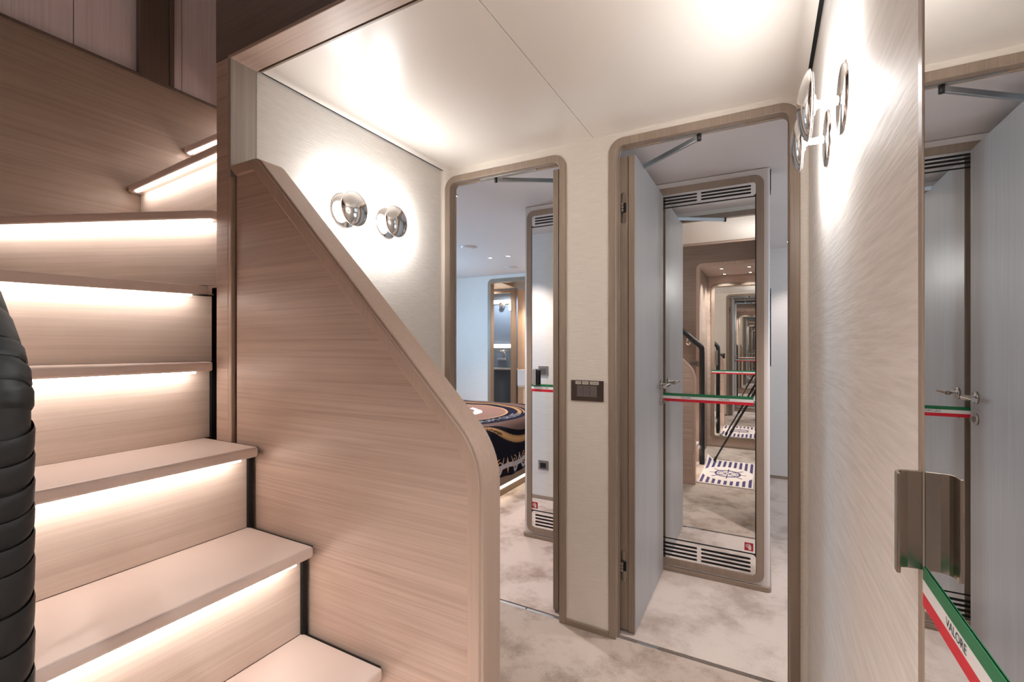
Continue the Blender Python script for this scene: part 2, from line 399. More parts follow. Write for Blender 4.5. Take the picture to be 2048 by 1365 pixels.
MB().ring(rrect(2.72, 4.08, 1.04, 1.66, .1), rrect(2.76, 4.04, 1.08, 1.62, .08), 'X', 2.48, 2.5).build('frame', 'taupe_z', wf)
BD = (-2.975, -2.30, 1.965)
fw = MB(); fw.box(-4.0, BD[0]+IN, 4.86, 4.92, 0, 2.04); fw.box(BD[1]-IN, -.6, 4.86, 4.92, 0, 2.04); fw.box(BD[0]+IN, BD[1]-IN, 4.86, 4.92, BD[2]-IN, 2.04)
st(fw.build('wall_far_left', 'cabin_wall'))
o_, i_ = arch(BD[0], BD[1], BD[2], .045, .06); st(MB().ring(o_, i_, 'Y', 4.852, 4.93, False).build('trim_8', 'taupe_z', None, .003))
st(B('wall_far_right', 'cabin_wall', None, -.62, 2.6, 4.66, 4.72, 0, 2.04))
st(B('baseboard_far_right', 'taupe_x', None, -.6, 2.5, 4.652, 4.66, 0, .025))
st(B('wall_cabin_entry', 'cabin_wall', None, -4.0, XL-.08, YB, YR, 0, 2.04))
st(B('baseboard_cabin_entry', 'taupe_x', None, -4.0, DL[0], YR, YR+.008, 0, .025))
st(B('wall_cabin_entry_right', 'cabin_wall', None, XR+.06, 2.6, YB, YR, 0, 2.04))

# ------------------------------------------------------------------ staircase
sc = empty('staircase', (-1.0, .4, 0), 'winding staircase with pale beige treads and glowing strips under every nosing', 'stairs')
YT = .7915; YN1 = .014
ZT = [.20, .43, .66, .888, 1.118, 1.345, 1.575, 1.805, 2.035, 2.262]
NOSE = [((-.565, YT), (-.565, YN1)), ((-.765, YT), (-.765, YN1)), ((-.998, YT), (-.998, YN1)), ((-1.224, YT), (-1.224, YN1)),
        ((-1.443, YT), (-1.430, YN1)), ((-1.458, YT), (-1.672, YN1)), ((-1.452, .792), (-2.232, .466)), ((-1.446, .838), (-2.232, .896)),
        ((-1.446, 1.068), (-2.232, 1.10)), ((-1.446, 1.30), (-2.232, 1.32))]
TH = .028
for k, ((R, L), z) in enumerate(zip(NOSE, ZT)):
    R = Vector(R); L = Vector(L)
    t = (L-R).normalized(); nrm = Vector((t.y, -t.x))            # climbing direction (to the right of R->L seen from above)
    if nrm.dot(Vector((-1, .4))) < 0: nrm = -nrm
    if k+1 < len(NOSE): R2, L2 = Vector(NOSE[k+1][0]), Vector(NOSE[k+1][1])
    else: R2, L2 = Vector((-1.446, 1.74)), Vector((-2.232, 1.74))
    ov = .045
    poly = [tuple(R), tuple(L)]
    if k == 5: poly += [(-2.232, YN1)]
    a, b = L2+nrm*(ov if k != 5 else 0), R2+nrm*(ov if k not in (4, 5, 6) else .01)
    if k == 4: a = L2+Vector((-.045, 0)); b = R2+Vector((-.02, 0))
    if k == 6: poly += [(-2.232, .90)]; a = Vector((-2.232, .93)); b = Vector((-1.446, .87))
    if k == 5: a = Vector((-2.232, .50)); b = Vector((-1.446, .790))
    poly += [tuple(a), tuple(b)]
    if k <= 3: poly = [(p[0], min(max(p[1], YN1), YT)) for p in poly]
    cl = lambda P_: [(max(p[0], -2.2335), min(p[1], 1.748)) for p in P_]
    MB().prism(cl(poly), 'Z', z-TH, z).build('tread', 'tread', sc, .007, 3)
    # riser, set back under the nosing
    zb = ZT[k-1] if k else 0
    back = nrm*.043
    re = {4: -.013, 5: -.013}.get(k, 0 if k > 5 else .0075)
    r0 = R+back-t*(-re); r1 = L+back
    r2 = r1+nrm*.012; r3 = r0+nrm*.012
    MB().prism(cl([r0, r1, r2, r3]), 'Z', zb, z-TH).build('riser', 'riser_y' if k < 6 else 'riser', sc)
    # light strip tucked under the nosing
    s0 = R+nrm*.008+t*(.045 if k < 6 else .012); s1 = L+nrm*.008-t*.02
    if k == 7: s0 = R+nrm*.008+t*.004; s1 = L+nrm*.008-t*.05
    MB().prism(cl([s0, s1, s1+nrm*.010, s0+nrm*.010]), 'Z', z-TH-.005, z-TH-.0005).build('led_strip', 'led', sc)
    if k <= 4:   # black strip painted as the dark gap between stair and balustrade panel
        g_ = MB(); xn = R.x; xb = NOSE[k+1][0][0] if k < 4 else xn-.03
        yo = .0215 if k == 4 else 0
        g_.box(xn-.034, xn-.05, .7835+yo, .7965+yo, zb, z-TH); g_.box(xn-.012, xb-.05, .792, .7965, z-TH, z-.003)
        g_.build('gap_filler', 'black', sc)

# ------------------------------------------------------------------ balustrade
ba = empty('stair_balustrade', (-.9, YP, 0), 'slanted oak balustrade panel with rounded cap closing the side of the stairs', 'balustrade')
OUT = [(-1.38, 0), (-1.38, 1.695), (-1.244, 1.695), (-.503, .946), (-.503, 0)]
RAD = [0, 0, .06, .19, 0]
def outl(d): 
    p = offset(OUT, d); p[0] = (p[0][0], 0); p[-1] = (p[-1][0], 0); p = [(max(x, -1.38+ (0 if d < .01 else d)), z) for x, z in p]
    return fillet(p, [0, 0, max(RAD[2]-d, .008), max(RAD[3]-d, .02), 0], 10)
MB().ring(outl(.006)[1:], outl(.036)[1:], 'Y', YP-.001, YP+.012, False).build('face_frame', 'oak_plain', ba, .003, 2)
B('face_frame', 'oak_plain', ba, -1.379, -1.362, YP-.001, YP+.012, 0, 1.66, bevel=.003)
MB().ring(outl(.0)[1:], outl(.022)[1:], 'Y', YP+.004, YQ, False).build('cap', 'oak_plain', ba, .004, 2)
MB().prism(outl(.030), 'Y', YP+.008, YP+.015).build('panel', 'oak_x', ba)
MB().prism(outl(.020), 'Y', YQ-.010, YQ-.003).build('rear_panel', 'oak_x', ba)

# ------------------------------------------------------------------ leather-wrapped handrail
hx, hy, hr = -.5335, .1237, .0245
hr_ = empty('handrail', (hx, hy, 0), 'black leather wrapped handrail at the near side of the stairs', 'handrail')
path = [(hx, hy, z) for z in (0, .3, .6, .9, 1.05, 1.115)]
cx, cz, rb = hx-.06, 1.115, .06
for k in range(1, 9):
    a = k/8*math.radians(48); path.append((cx+rb*math.cos(a), hy, cz+rb*math.sin(a)))
dx, dz = -math.sin(math.radians(48)), math.cos(math.radians(48))
px, _, pz = path[-1]
for s_ in (.1, .3, .6, .9, 1.1): path.append((px+dx*s_, hy, pz+dz*s_))
MB().tube(path, hr-.0012, 24).build('core', 'leather', hr_)
# overlapping wraps: each a short flared sleeve, one above the next
zz = .02; k = 0
def sleeve(p0, p1, tilt):
    p0, p1 = Vector(p0), Vector(p1); n = 6
    pts = [p0.lerp(p1, i/n) for i in range(n+1)]
    rad = [hr-.0006, hr+.0008, hr+.0010, hr+.0011, hr+.0012, hr+.0014, hr+.0006]
    mb = MB().tube(pts, hr, 28, False, rad)
    ax = (p1-p0).normalized(); s0 = Vector((1, 0, 0)) if abs(ax.z) > .9 else Vector((0, 1, 0))
    mb.v = [tuple(Vector(v)+ax*((Vector(v)-p0).dot(s0))*tilt) for v in mb.v]
    return mb
i = 0
while zz < 1.10:
    h_ = random.uniform(.026, .032) if zz < 1.0 else .021
    sleeve((hx, hy, zz), (hx, hy, zz+h_), -.42+random.uniform(-.04, .04)).build('wrap', 'leather', hr_); zz += h_
    i += 1
for k in range(3):
    a0, a1 = math.radians(16*k), math.radians(16*k+17); q = lambda a: (cx+rb*math.cos(a), hy, cz+rb*math.sin(a))
    sleeve(q(a0), q(a1), .1).build('wrap', 'leather', hr_)
s_ = .0
while s_ < 1.05:
    sleeve((px+dx*s_, hy, pz+dz*s_), (px+dx*(s_+.038), hy, pz+dz*(s_+.038)), .15).build('wrap', 'leather', hr_); s_ += .0375
for s_ in (.15, .75):
    q = (px+dx*s_, hy, pz+dz*s_-.02)
    MB().tube([(q[0], hy, q[2]), (q[0]-.01, hy-.02, q[2]-.05), (q[0]-.01, YN+.002, q[2]-.06)], .006, 10).lathe([(0, .0), (.022, 0), (.022, .006), (0, .008)], (q[0]-.01, YN+.0, q[2]-.06), 'Y', 20).build('bracket', 'chrome', hr_)

# ------------------------------------------------------------------ wall sconces
def sconce(y, z, side, label, group):
    xw = XL if side > 0 else XR
    s = empty('wall_sconce', (xw, y, z), label, 'wall lamp', group)
    MB().lathe([(0, .005), (.060, .005), (.0615, .004), (.062, 0)], (xw, y, z), 'X', 48, side).build('backplate', 'chrome', s)
    MB().lathe([(.0, .007), (.008, .007), (.007, .040), (.010, .041), (.010, .050), (0, .050)], (xw, y, z), 'X', 24, side).build('arm', 'chrome', s)
    MB().lathe([(0, .048), (.03, .049), (.055, .051), (.064, .0535), (.0645, .055), (.060, .060), (.048, .066), (.030, .071), (.012, .0735), (0, .074)], (xw, y, z), 'X', 48, side).build('reflector', 'chrome', s)
    MB().lathe([(.019, .0465), (.058, .0495), (.058, .0515), (.019, .0485)], (xw, y, z), 'X', 40, side).build('reflector_back', 'ceramic', s)
    MB().lathe([(.010, .0475), (.018, .0475), (.018, .044), (.010, .044)], (xw, y, z), 'X', 24, side).build('light_ring', 'bulb', s)
    l = lamp('sconce_bulb', 'AREA', (xw+side*.0435, y, z), SCONCE, NEUT, .034, (0, side*PI/2, 0), parent=s); l.data.shape = 'DISK'
    l = lamp('sconce_bounce', 'AREA', (xw+side*.0085, y, z), SCONCE*.2, NEUT, .11, (0, -side*PI/2, 0), parent=s); l.data.shape = 'DISK'  # added lamp imitating the light that the backplate throws back
    return s
SCONCE = 11.5
sconce(1.214, 1.664, 1, 'round mirrored wall lamp nearest the balustrade on the pale textured wall', 'hall wall lamps')
sconce(1.432, 1.668, 1, 'round mirrored wall lamp closest to the tall narrow doorway on the left wall', 'hall wall lamps')
sconce(1.050, 1.625, -1, 'round mirrored wall lamp nearer the mirrored door on the wallpapered right wall', 'hall wall lamps')
sconce(1.290, 1.645, -1, 'round mirrored wall lamp overlapping the right door frame, lower of that pair', 'hall wall lamps')

# ------------------------------------------------------------------ pull handle, stickers, tape
def pull(name, prof, z0, z1, parent):
    """bent plate handle, extruded upright from a 2D profile with 3 mm thickness"""
    n = len(prof); L_, R_ = [], []
    for i in range(n):
        a = Vector(prof[max(i-1, 0)]); b = Vector(prof[min(i+1, n-1)]); t = (b-a).normalized(); q = Vector((-t.y, t.x))*.0016
        L_.append(tuple(Vector(prof[i])+q)); R_.append(tuple(Vector(prof[i])-q))
    return MB().prism(L_+R_[::-1], 'Z', z0, z1).build(name, 'steel', parent, .0008)
def tape(p0, ux, uy, un, length, texts, h, label, group=None, loc=None):
    """barrier tape of three stripes; ux along, uy up, un towards the viewer"""
    p0, ux, uy, un = (Vector(q) for q in (p0, ux, uy, un))
    t = empty('barrier_tape', tuple(p0), label, 'tape', group)
    for nm, mm, a, b in (('green_stripe', 'green', 2/3, 1), ('white_stripe', 'tape_white', 1/3, 2/3), ('red_stripe', 'red', 0, 1/3)):
        q = [p0+uy*(a*h), p0+uy*(a*h)+ux*length, p0+uy*(b*h)+ux*length, p0+uy*(b*h)]
        MB().add(q+[v+un*.0006 for v in q], [(0, 1, 2, 3), (7, 6, 5, 4), (0, 4, 5, 1), (1, 5, 6, 2), (2, 6, 7, 3), (3, 7, 4, 0)]).build(nm, mm, t)
    for s_ in texts:
        c = p0+uy*h/2+ux*s_+un*.0009
        lettering('lettering', 'VALORE', h*.29, lambda a, b: c+ux*a*1.12+uy*b, 'ink', t)
    return t

# ------------------------------------------------------------------ mirrored wardrobes (in the two cabins) and mirrored doors
def slots(a0, a1, zs, hgt, split, gap):
    out = []
    for z in zs:
        for x0, x1 in ((a0, split-gap/2), (split+gap/2, a1)):
            out.append(rrect(x0, x1, z-hgt/2, z+hgt/2, hgt/2*.98, 5))
    return out
def wardrobe(x0, x1, yf, label, hx_, sticker_x):
    w_ = empty('mirrored_wardrobe', ((x0+x1)/2, yf, 0), label, 'wardrobe')
    mb = MB().prism(fillet([(x0, yf), (x1, yf), (x1, 3.15), (x0, 3.15)], [.018, .018, 0, 0], 6), 'Z', .022, 2.004)
    mb.build('body', 'lacquer', w_)
    MB().prism(fillet([(x0-.006, yf-.010), (x1+.006, yf-.010), (x1+.006, 3.15), (x0-.006, 3.15)], [.022, .022, 0, 0], 6), 'Z', 0, .024).build('base_trim', 'taupe_x', w_, .003)
    xs_ = x1 if x1 > 0 else x0; B('gap_shade_strip', 'black', w_, xs_-.001 if x1 > 0 else xs_-.004, xs_+.004 if x1 > 0 else xs_+.001, yf+.025, yf+.11, 1.905, 2.003)  # black strip painted as the dark recess at the top of the side
    f0, f1 = x0+.022, x1-.024
    o1, i1 = rrect(f0, f1, .034, 1.978, .045), rrect(f0+.034, f1-.034, .068, 1.944, .018)
    MB().ring(o1, i1, 'Y', yf-.009, yf+.002).build('door_frame', 'taupe_z', w_, .003)
    m0, m1 = f0+.035, f1-.035
    B('gap', 'black', w_, m0-.002, m1+.002, yf-.003, yf-.001, .066, 1.946)
    B('mirror', 'mirror', w_, m0+.001, m1-.003, yf-.006, yf-.003, .172, 1.873)
    sp = (m0+m1)/2
    holed('vent_grille', rrect(m0, m1, 1.879, 1.943, .014), slots(m0+.02, m1-.02, (1.8955, 1.9115, 1.9275), .0092, sp, .018), lambda a, b, t: (a, yf-.003-t, b), .004, 'mirror', w_)
    holed('vent_grille', rrect(m0, m1, .069, .166, .016), slots(m0+.022, m1-.022, (.085, .1045, .124, .1435), .0108, sp, .018), lambda a, b, t: (a, yf-.003-t, b), .004, 'mirror', w_)
    # pull handle: bent steel plate and a black block painted as its dark reflection
    h0 = hx_
    pull('pull_handle', [(h0, yf-.006), (h0+.002, yf-.022), (h0+.006, yf-.027), (h0+.026, yf-.029)], .925, 1.02, w_)
    B('reflection_block', 'frame_black', w_, h0+.024, h0+.040, yf-.024, yf-.007, .928, 1.017, bevel=.003)
    sx, sz, q = sticker_x, .200, .019
    sk = B('extinguisher_sticker', 'signred', w_, sx-q, sx+q, yf-.0068, yf-.006, sz-q, sz+q)
    sk['label'] = 'red square sticker with a white fire extinguisher symbol'
    y_ = yf-.0072
    sy_ = MB(); sy_.prism(rrect(sx-.002, sx+.010, sz-.014, sz+.006, .003, 3), 'Y', y_, y_+.0004); sy_.prism([(sx, sz+.007), (sx+.008, sz+.007), (sx+.006, sz+.011), (sx+.002, sz+.011)], 'Y', y_, y_+.0004)
    sy_.prism([(sx-.004, sz+.010), (sx+.004, sz+.010), (sx+.004, sz+.013), (sx-.004, sz+.013)], 'Y', y_, y_+.0004); sy_.prism([(sx-.007, sz-.006), (sx-.004, sz-.006), (sx-.004, sz+.012), (sx-.007, sz+.012)], 'Y', y_, y_+.0004)
    sy_.prism(rrect(sx-.013, sx-.010, sz-.004, sz+.011, .001, 2), 'Y', y_, y_+.0004)
    sy_.build('symbol', 'cream', sk)
    return w_
wardrobe(-.596, .0245, 2.50, 'white wardrobe with full-length mirror seen through the wide right doorway', -.515, -.064)
wardrobe(-1.290, -.636, 2.53, 'white wardrobe with narrow visible mirror beyond the left doorway', -1.222, -1.214)
tape((-.545, 2.4925, .877), (1, 0, 0), (0, 0, 1), (0, -1, 0), .50, (.03, .195, .36+.012), .042, 'green white and red tape across the mirror in the right doorway', 'barrier tapes on the mirrors')
tape((-1.235, 2.5225, .886), (1, 0, 0), (0, 0, 1), (0, -1, 0), .55, (.085, .26, .43), .045, 'green white and red tape on the mirror in the left doorway', 'barrier tapes on the mirrors')

# right wall: mirrored door beside the camera
md = empty('mirrored_door', (XR, .27, 0), 'tall mirrored cupboard door along the right wall, beside the wallpaper', 'mirror')
B('mirror', 'mirror', md, XR, XR+.006, -.03, .553, .02, 1.88)
B('edge_strip', 'taupe_z', md, XR-.001, XR+.03, .5545, .572, 0, ZC+.02, bevel=.003)
B('edge_strip', 'taupe_z', md, XR-.001, XR+.03, -.06, -.031, 0, ZC-.04)
B('top_panel', 'lacquer', md, XR+.001, XR+.03, -.03, .553, 1.885, ZC+.02)
holed('vent_grille', [(-.03, 1.882), (.553, 1.882), (.553, 1.96), (-.03, 1.96)], slots(0, .52, (1.90, 1.92, 1.94), .008, .26, .02), lambda a, b, t: (XR-.0005-t, a, b), .003, 'alu', md)
pull('pull_handle', [(XR-.0005, .5575), (XR-.012, .5565), (XR-.018, .554), (XR-.0205, .5505), (XR-.0215, .546), (XR-.0215, .538)], .962, 1.053, md)
tape((XR-.0006, .5535, .931), (0, -1, 0), (0, 0, 1), (-1, 0, 0), .58, (.084, .259, .434), .036, 'green white and red tape on the close mirror, running out of the corner', 'barrier tapes on the mirrors')
# lobby behind the camera: mirrored door that gives the repeating reflections
ml = empty('mirrored_door', (-.2, -.785, 0), 'mirrored door behind the camera, deep inside the reflected hall', 'mirror')
o1, i1 = rrect(-.535, .128, .10, 1.86, .045), rrect(-.497, .10, .13, 1.83, .018)
MB().ring(o1, i1, 'Y', -.785, -.775).build('door_frame', 'taupe_z', ml, .003)
B('mirror', 'mirror', ml, -.4975, .1005, -.784, -.779, .129, 1.831)
pull('pull_handle', [(-.49, -.779), (-.488, -.763), (-.484, -.758), (-.464, -.756)], .93, 1.10, ml)
tape((-.53, -.7745, .835), (1, 0, 0), (0, 0, 1), (0, 1, 0), .60, (.12, .30, .48), .042, 'green white and red tape on the mirror behind the camera', 'barrier tapes on the mirrors')
for v in (bpy.data.objects,): pass

# ------------------------------------------------------------------ hall doors (open leaves)
def door(n, xh, sgn, label):
    """leaf opened square into the cabin; xh = face of the leaf that looks into the doorway, sgn = towards the doorway"""
    d = empty('door_%d' % n, (xh, 1.89, 0), label); d['kind'] = 'structure'
    y0, y1 = 1.870, 2.462
    b = MB().box(xh-sgn*.067, xh-sgn*.0265, y0+.006, y1, .010, 1.932)
    b.build('leaf', 'taupe_z', d, .002)
    B('leaf_lip', 'taupe_z', d, xh-sgn*.0262, xh-sgn*.0015, y0, y1, .010, 1.932, bevel=.0015)
    B('face_panel', 'leaf_face', d, xh-sgn*.002, xh, y0+.002, y1-.001, .010, 1.932)
    B('face_panel', 'leaf_face', d, xh-sgn*.067, xh-sgn*.069, y0+.007, y1-.001, .010, 1.932)
    for z in (1.725, .268):
        hg = MB(); xa, xb = xh-sgn*.061, xh-sgn*.037; ym = y0+.006
        hg.prism(rrect(min(xa, xb)+.004, max(xa, xb), z-.062, z+.062, .0078, 8), 'Y', ym-.0012, ym+.004)
        h_ = hg.build('hinge', 'steel', d); 
        B('hinge_pocket', 'black', h_, min(xa, xb)+.004, max(xa, xb)+.0005, ym-.0022, ym-.0011, z-.020, z+.020)
        kn = MB(); xc = xh-sgn*.070
        for a, c in ((.007, .019), (-.006, .006), (-.019, -.007)): kn.box(xc, xh-sgn*.045, ym-.016, ym-.002, z+a, z+c)
        kn.build('knuckle', 'steel', h_, .0015)
    for sd, xx in ((sgn, xh), (-sgn, xh-sgn*.069)):
        lv = MB(); yl, zl = y1-.062, .966
        lv.lathe([(0, 0), (.024, 0), (.024, .006), (.020, .008), (.009, .008), (.009, .040), (0, .042)], (xx, yl, zl), 'X', 28, sd)
        h_ = lv.build('rosette', 'steel', d)
        if sd == sgn or n == 1:
            MB().tube([(xx+sd*.036, yl+.010, zl), (xx+sd*.036, yl-.03, zl), (xx+sd*.038, yl-.10, zl)], .009, 12, True, [.010, .0095, .0085]).build('lever', 'chrome', h_, 0)
        lv = MB().lathe([(0, 0), (.022, 0), (.022, .005), (.019, .007), (0, .007)], (xx, yl, .884), 'X', 28, sd)
        lv.box(xx+sd*.007, xx+sd*.020, yl-.003, yl+.003, .874, .894); lv.build('thumb_turn', 'steel', d)
    return d
d1 = door(1, -.812, -1, 'left door folded back against the middle pier')
d2 = door(2, -.4545, 1, 'grey right door standing open inside the frame')
def closer(p0, p1, parent):
    p0, p1 = Vector(p0), Vector(p1); t = (p1-p0).normalized(); s = t.cross(Vector((0, 0, 1))).normalized()*.005; u = Vector((0, 0, .010))
    q = [p0-s-u, p1-s-u, p1+s-u, p0+s-u, p0-s+u, p1-s+u, p1+s+u, p0+s+u]
    a = MB().add(q, [(0, 3, 2, 1), (4, 5, 6, 7), (0, 1, 5, 4), (1, 2, 6, 5), (2, 3, 7, 6), (3, 0, 4, 7)]).build('closer_arm', 'alu', parent, .002)
    MB().lathe([(0, -.012), (.008, -.012), (.008, .014), (0, .014)], p1, 'Z', 16).build('closer_pivot', 'frame_black', a)
closer((-.462, 2.03, 1.9335), (-.212, 1.847, 1.939), d2)
closer((-.806, 2.03, 1.9335), (-1.087, 1.847, 1.930), d1)

# ------------------------------------------------------------------ switch plates
def switch(name, x0, x1, z0, z1, y, sgn, label, mp, mk_, nk, cat='switch'):
    """plate on a wall facing -Y (sgn=-1) or +Y (sgn=+1)"""
    s = empty(name, ((x0+x1)/2, y, (z0+z1)/2), label, cat)
    B('plate', mp, s, x0, x1, y, y+sgn*.006, z0, z1, bevel=.0015)
    w_, h_ = x1-x0, z1-z0; a0, a1, b0, b1 = x0+w_*.19, x1-w_*.19, z0+h_*.2, z1-h_*.24
    for k in range(nk):
        c0 = a0+(a1-a0)*k/nk; c1 = a0+(a1-a0)*(k+1)/nk
        key = B('switch_key', mk_, s, c0+.0003, c1-.0003, y+sgn*.0055, y+sgn*.008, b0, b1, bevel=.0006)
        xm, zm = (c0+c1)/2, (b0+b1)/2
        MB().lathe([(0, 0), (.0013, 0), (.0013, .0004), (0, .0004)], (xm, y+sgn*.0078, zm), 'Y', 10, sgn).build('pilot', 'ink', key)
    return s
sw = switch('light_switch', -.704, -.566, .938, 1.022, YB, -1, 'dark brown triple light switch with paper name tags on the middle pier', 'plate', 'plate_in', 3)
for tx, a, b in (('STEP', -.684, -.660), ('WALL', -.655, -.628), ('CEILING', -.622, -.585)):
    q = B('paper_tag', 'paper_tag', sw, a, b, YB-.0068, YB-.006, 1.006, 1.019)
    c = Vector(((a+b)/2, YB-.0071, 1.0125))
    lettering('lettering', tx, .0075, lambda u, v: c+Vector((u*.95, 0, v)), 'ink', q)
switch('light_switch', -1.505, -1.425, .935, 1.005, YR, 1, 'grey light switch mirrored in the left doorway, above the tape', 'plate_pale', 'plate_in', 3)
switch('power_socket', -1.505, -1.425, .222, .292, YR, 1, 'grey socket with dark inserts mirrored low in the left doorway', 'plate_pale', 'rubber', 3, 'socket')
switch('light_switch', -.675, -.565, .945, 1.005, YN, 1, 'grey triple switch under the handrail, seen in the right doorway mirror', 'plate_pale', 'plate_in', 3)

# ------------------------------------------------------------------ nautical doormat
DM = (-.288, .345)
dm = empty('doormat', (DM[0], DM[1], 0), 'navy and white striped doormat with ship wheel, seen in the mirror', 'mat')
MX, MY = .212, .45
def mz(x, y):
    """height of the mat: flat, with its far-left corner curled up"""
    d = max(0, (-(x-DM[0])/MX)-.72)/.28; e = max(0, (-(y-DM[1])/MY)-.45)/.55
    return .006+.055*d**1.5*e**1.2
mt = mat('doormat print', (225, 210, 204), .95, spec=.1)
t_ = nd(mt, 'ShaderNodeTexCoord'); sp = nd(mt, 'ShaderNodeSeparateXYZ'); ln(mt, t_.outputs['Object'], sp.inputs[0])
def mth(op, a, b=None, c=None):
    n = nd(mt, 'ShaderNodeMath', operation=op)
    for i, v in enumerate((a, b, c)):
        if v is None: continue
        if isinstance(v, (int, float)): n.inputs[i].default_value = v
        else: ln(mt, v, n.inputs[i])
    return n.outputs[0]
fr = mth('FRACT', mth('MULTIPLY_ADD', sp.outputs[0], 1/.0465, 50.25)); stripe = mth('LESS_THAN', fr, .5)
el = mth('ADD', mth('POWER', mth('DIVIDE', sp.outputs[0], .212), 2), mth('POWER', mth('DIVIDE', mth('SUBTRACT', sp.outputs[1], .055), .245), 2))
el = mth('GREATER_THAN', el, 1)
ed = mth('MULTIPLY', mth('LESS_THAN', mth('ABSOLUTE', sp.outputs[1]), MY-.03), mth('LESS_THAN', mth('ABSOLUTE', sp.outputs[0]), MX-.012))
msk = mth('MULTIPLY', mth('MULTIPLY', stripe, el), ed)
mxc = nd(mt, 'ShaderNodeMix', data_type='RGBA'); mxc.inputs[6].default_value = lin((226, 214, 206)); mxc.inputs[7].default_value = lin((80, 73, 108))
ln(mt, msk, mxc.inputs[0]); ln(mt, mxc.outputs[2], bsdf(mt).inputs['Base Color'])
M['mat'] = mt
N1, N2 = 24, 36; v = []; f = []
for j in range(N2+1):
    for i in range(N1+1):
        x = DM[0]-MX+2*MX*i/N1; y = DM[1]-MY+2*MY*j/N2; v.append((x, y, mz(x, y)))
f = [(j*(N1+1)+i, j*(N1+1)+i+1, (j+1)*(N1+1)+i+1, (j+1)*(N1+1)+i) for j in range(N2) for i in range(N1)]
o = MB().add(v, f, True).build('pile', 'mat', dm, fix=False)
sol = o.modifiers.new('thickness', 'SOLIDIFY'); sol.thickness = .005; sol.offset = -1
wc = (DM[0], DM[1]+.055)
def ell(a, b, n=40): return [(wc[0]+a*math.cos(2*PI*k/n), wc[1]+b*math.sin(2*PI*k/n)) for k in range(n)]
wh = MB()
for ro, ri in ((.108, .092), (.078, .074), (.026, .016)): wh.ring(ell(ro, ro*1.12), ell(ri, ri*1.12), 'Z', .0062, .0072)
for k in range(8):
    a = k*PI/4+PI/8*0; c_, s_ = math.cos(a), math.sin(a); p0 = Vector((wc[0]+c_*.026, wc[1]+s_*.029)); p1 = Vector((wc[0]+c_*(.17 if k % 2 else .15), wc[1]+s_*(.17 if k % 2 else .15)*1.1)); q = Vector((-s_, c_))
    w0 = .004 if k % 2 else .003
    wh.prism([tuple(p0-q*w0), tuple(p1-q*w0*1.6), tuple(p1+q*w0*1.6), tuple(p0+q*w0)], 'Z', .0062, .0072)
wh.build('ship_wheel_print', 'navy', dm)

# ------------------------------------------------------------------ photographer's tripod and camera (seen only in the mirrors)
tr = empty('tripod', (0, -.06, 0), 'black tripod standing in the reflected hall with one leg on the mat edge', 'tripod')
fwd = Vector((-math.sin(YAW), math.cos(YAW), 0)); hub = Vector((0, 0, 0))-fwd*.075
MB().tube([(hub.x, hub.y, .93), (hub.x, hub.y, 1.10)], .016, 14).build('centre_column', 'frame_black', tr)
MB().lathe([(0, .90), (.03, .90), (.034, .93), (.03, .965), (0, .965)], (hub.x, hub.y, 0), 'Z', 20).build('hub', 'frame_black', tr)
for fx, fy, fz in ((-.435, -.02, 0), (.095, .16, 0), (.10, -.40, 0)):
    top = Vector((hub.x, hub.y, .93)); ft = Vector((fx, fy, .012 if fx > -.3 else .014)); d = ft-top
    lg = MB()
    for a, b, r in ((.02, .36, .0125), (.34, .68, .0105), (.66, .97, .0085)): lg.tube([top+d*a, top+d*b], r, 12)
    lg = lg.build('leg', 'frame_black', tr)
    lk = MB()
    for a, r in ((.35, .016), (.67, .0135)): lk.tube([top+d*(a-.018), top+d*(a+.018)], r, 12)
    lk.build('twist_lock', 'rubber', lg)
    MB().tube([top+d*.96, ft], .012, 12).build('rubber_foot', 'rubber', lg)
cm = empty('photo_camera', (hub.x, hub.y, 1.12), 'black camera on the tripod, reflected at the mirror edge', 'camera')
rt = Vector((math.cos(YAW), math.sin(YAW), 0))
def cbox(mb, r0, r1, f0, f1, z0, z1):
    q = [fwd*b+rt*a+Vector((0, 0, c)) for c in (z0, z1) for a, b in ((r0, f0), (r1, f0), (r1, f1), (r0, f1))]
    return mb.add(q, [(0, 3, 2, 1), (4, 5, 6, 7), (0, 1, 5, 4), (1, 2, 6, 5), (2, 3, 7, 6), (3, 0, 4, 7)])
cbox(MB(), -.068, .066, -.115, -.055, 1.115, 1.20).build('body', 'frame_black', cm, .006)
cbox(MB(), -.025, .025, -.11, -.062, 1.20, 1.225).build('viewfinder', 'frame_black', cm, .005)
MB().tube([-fwd*.058+Vector((0, 0, H)), -fwd*.012+Vector((0, 0, H))], .034, 24).build('lens_barrel', 'rubber', cm)

# ------------------------------------------------------------------ recessed spotlights and ceiling discs
def spot(x, y, z, label, group, power, col, ang=2.0):
    s = empty('recessed_spotlight', (x, y, z), label, 'spotlight', group)
    MB().lathe([(.016, .004), (.017, -.003), (.026, -.004), (.028, 0)], (x, y, z), 'Z', 24).build('trim_ring', 'chrome', s)
    MB().lathe([(0, -.001), (.016, -.001), (.016, .003)], (x, y, z), 'Z', 20).build('lens', 'lens', s)
    lamp('spot_lamp', 'SPOT', (x, y, z-.008), power, col, .014, parent=s, spot=ang, blend=.7)
SPW = 21
for x, lx in ((-.385, 'far'), (-.13, 'near')):
    for y, ly in ((-.25, 'front'), (-.66, 'rear')):
        spot(x, y, 1.95, '%s-row ceiling spotlight over the lobby, %s the camera, seen in the mirror' % (ly, 'away from' if lx == 'far' else 'beside'), 'lobby ceiling spotlights', SPW, NEUT)
CP = 18
spot(-1.535, 2.14, 2.007, 'small ceiling spotlight just inside the head of the left doorway', 'left cabin spotlights', CP*3.0, PINK, 1.35)
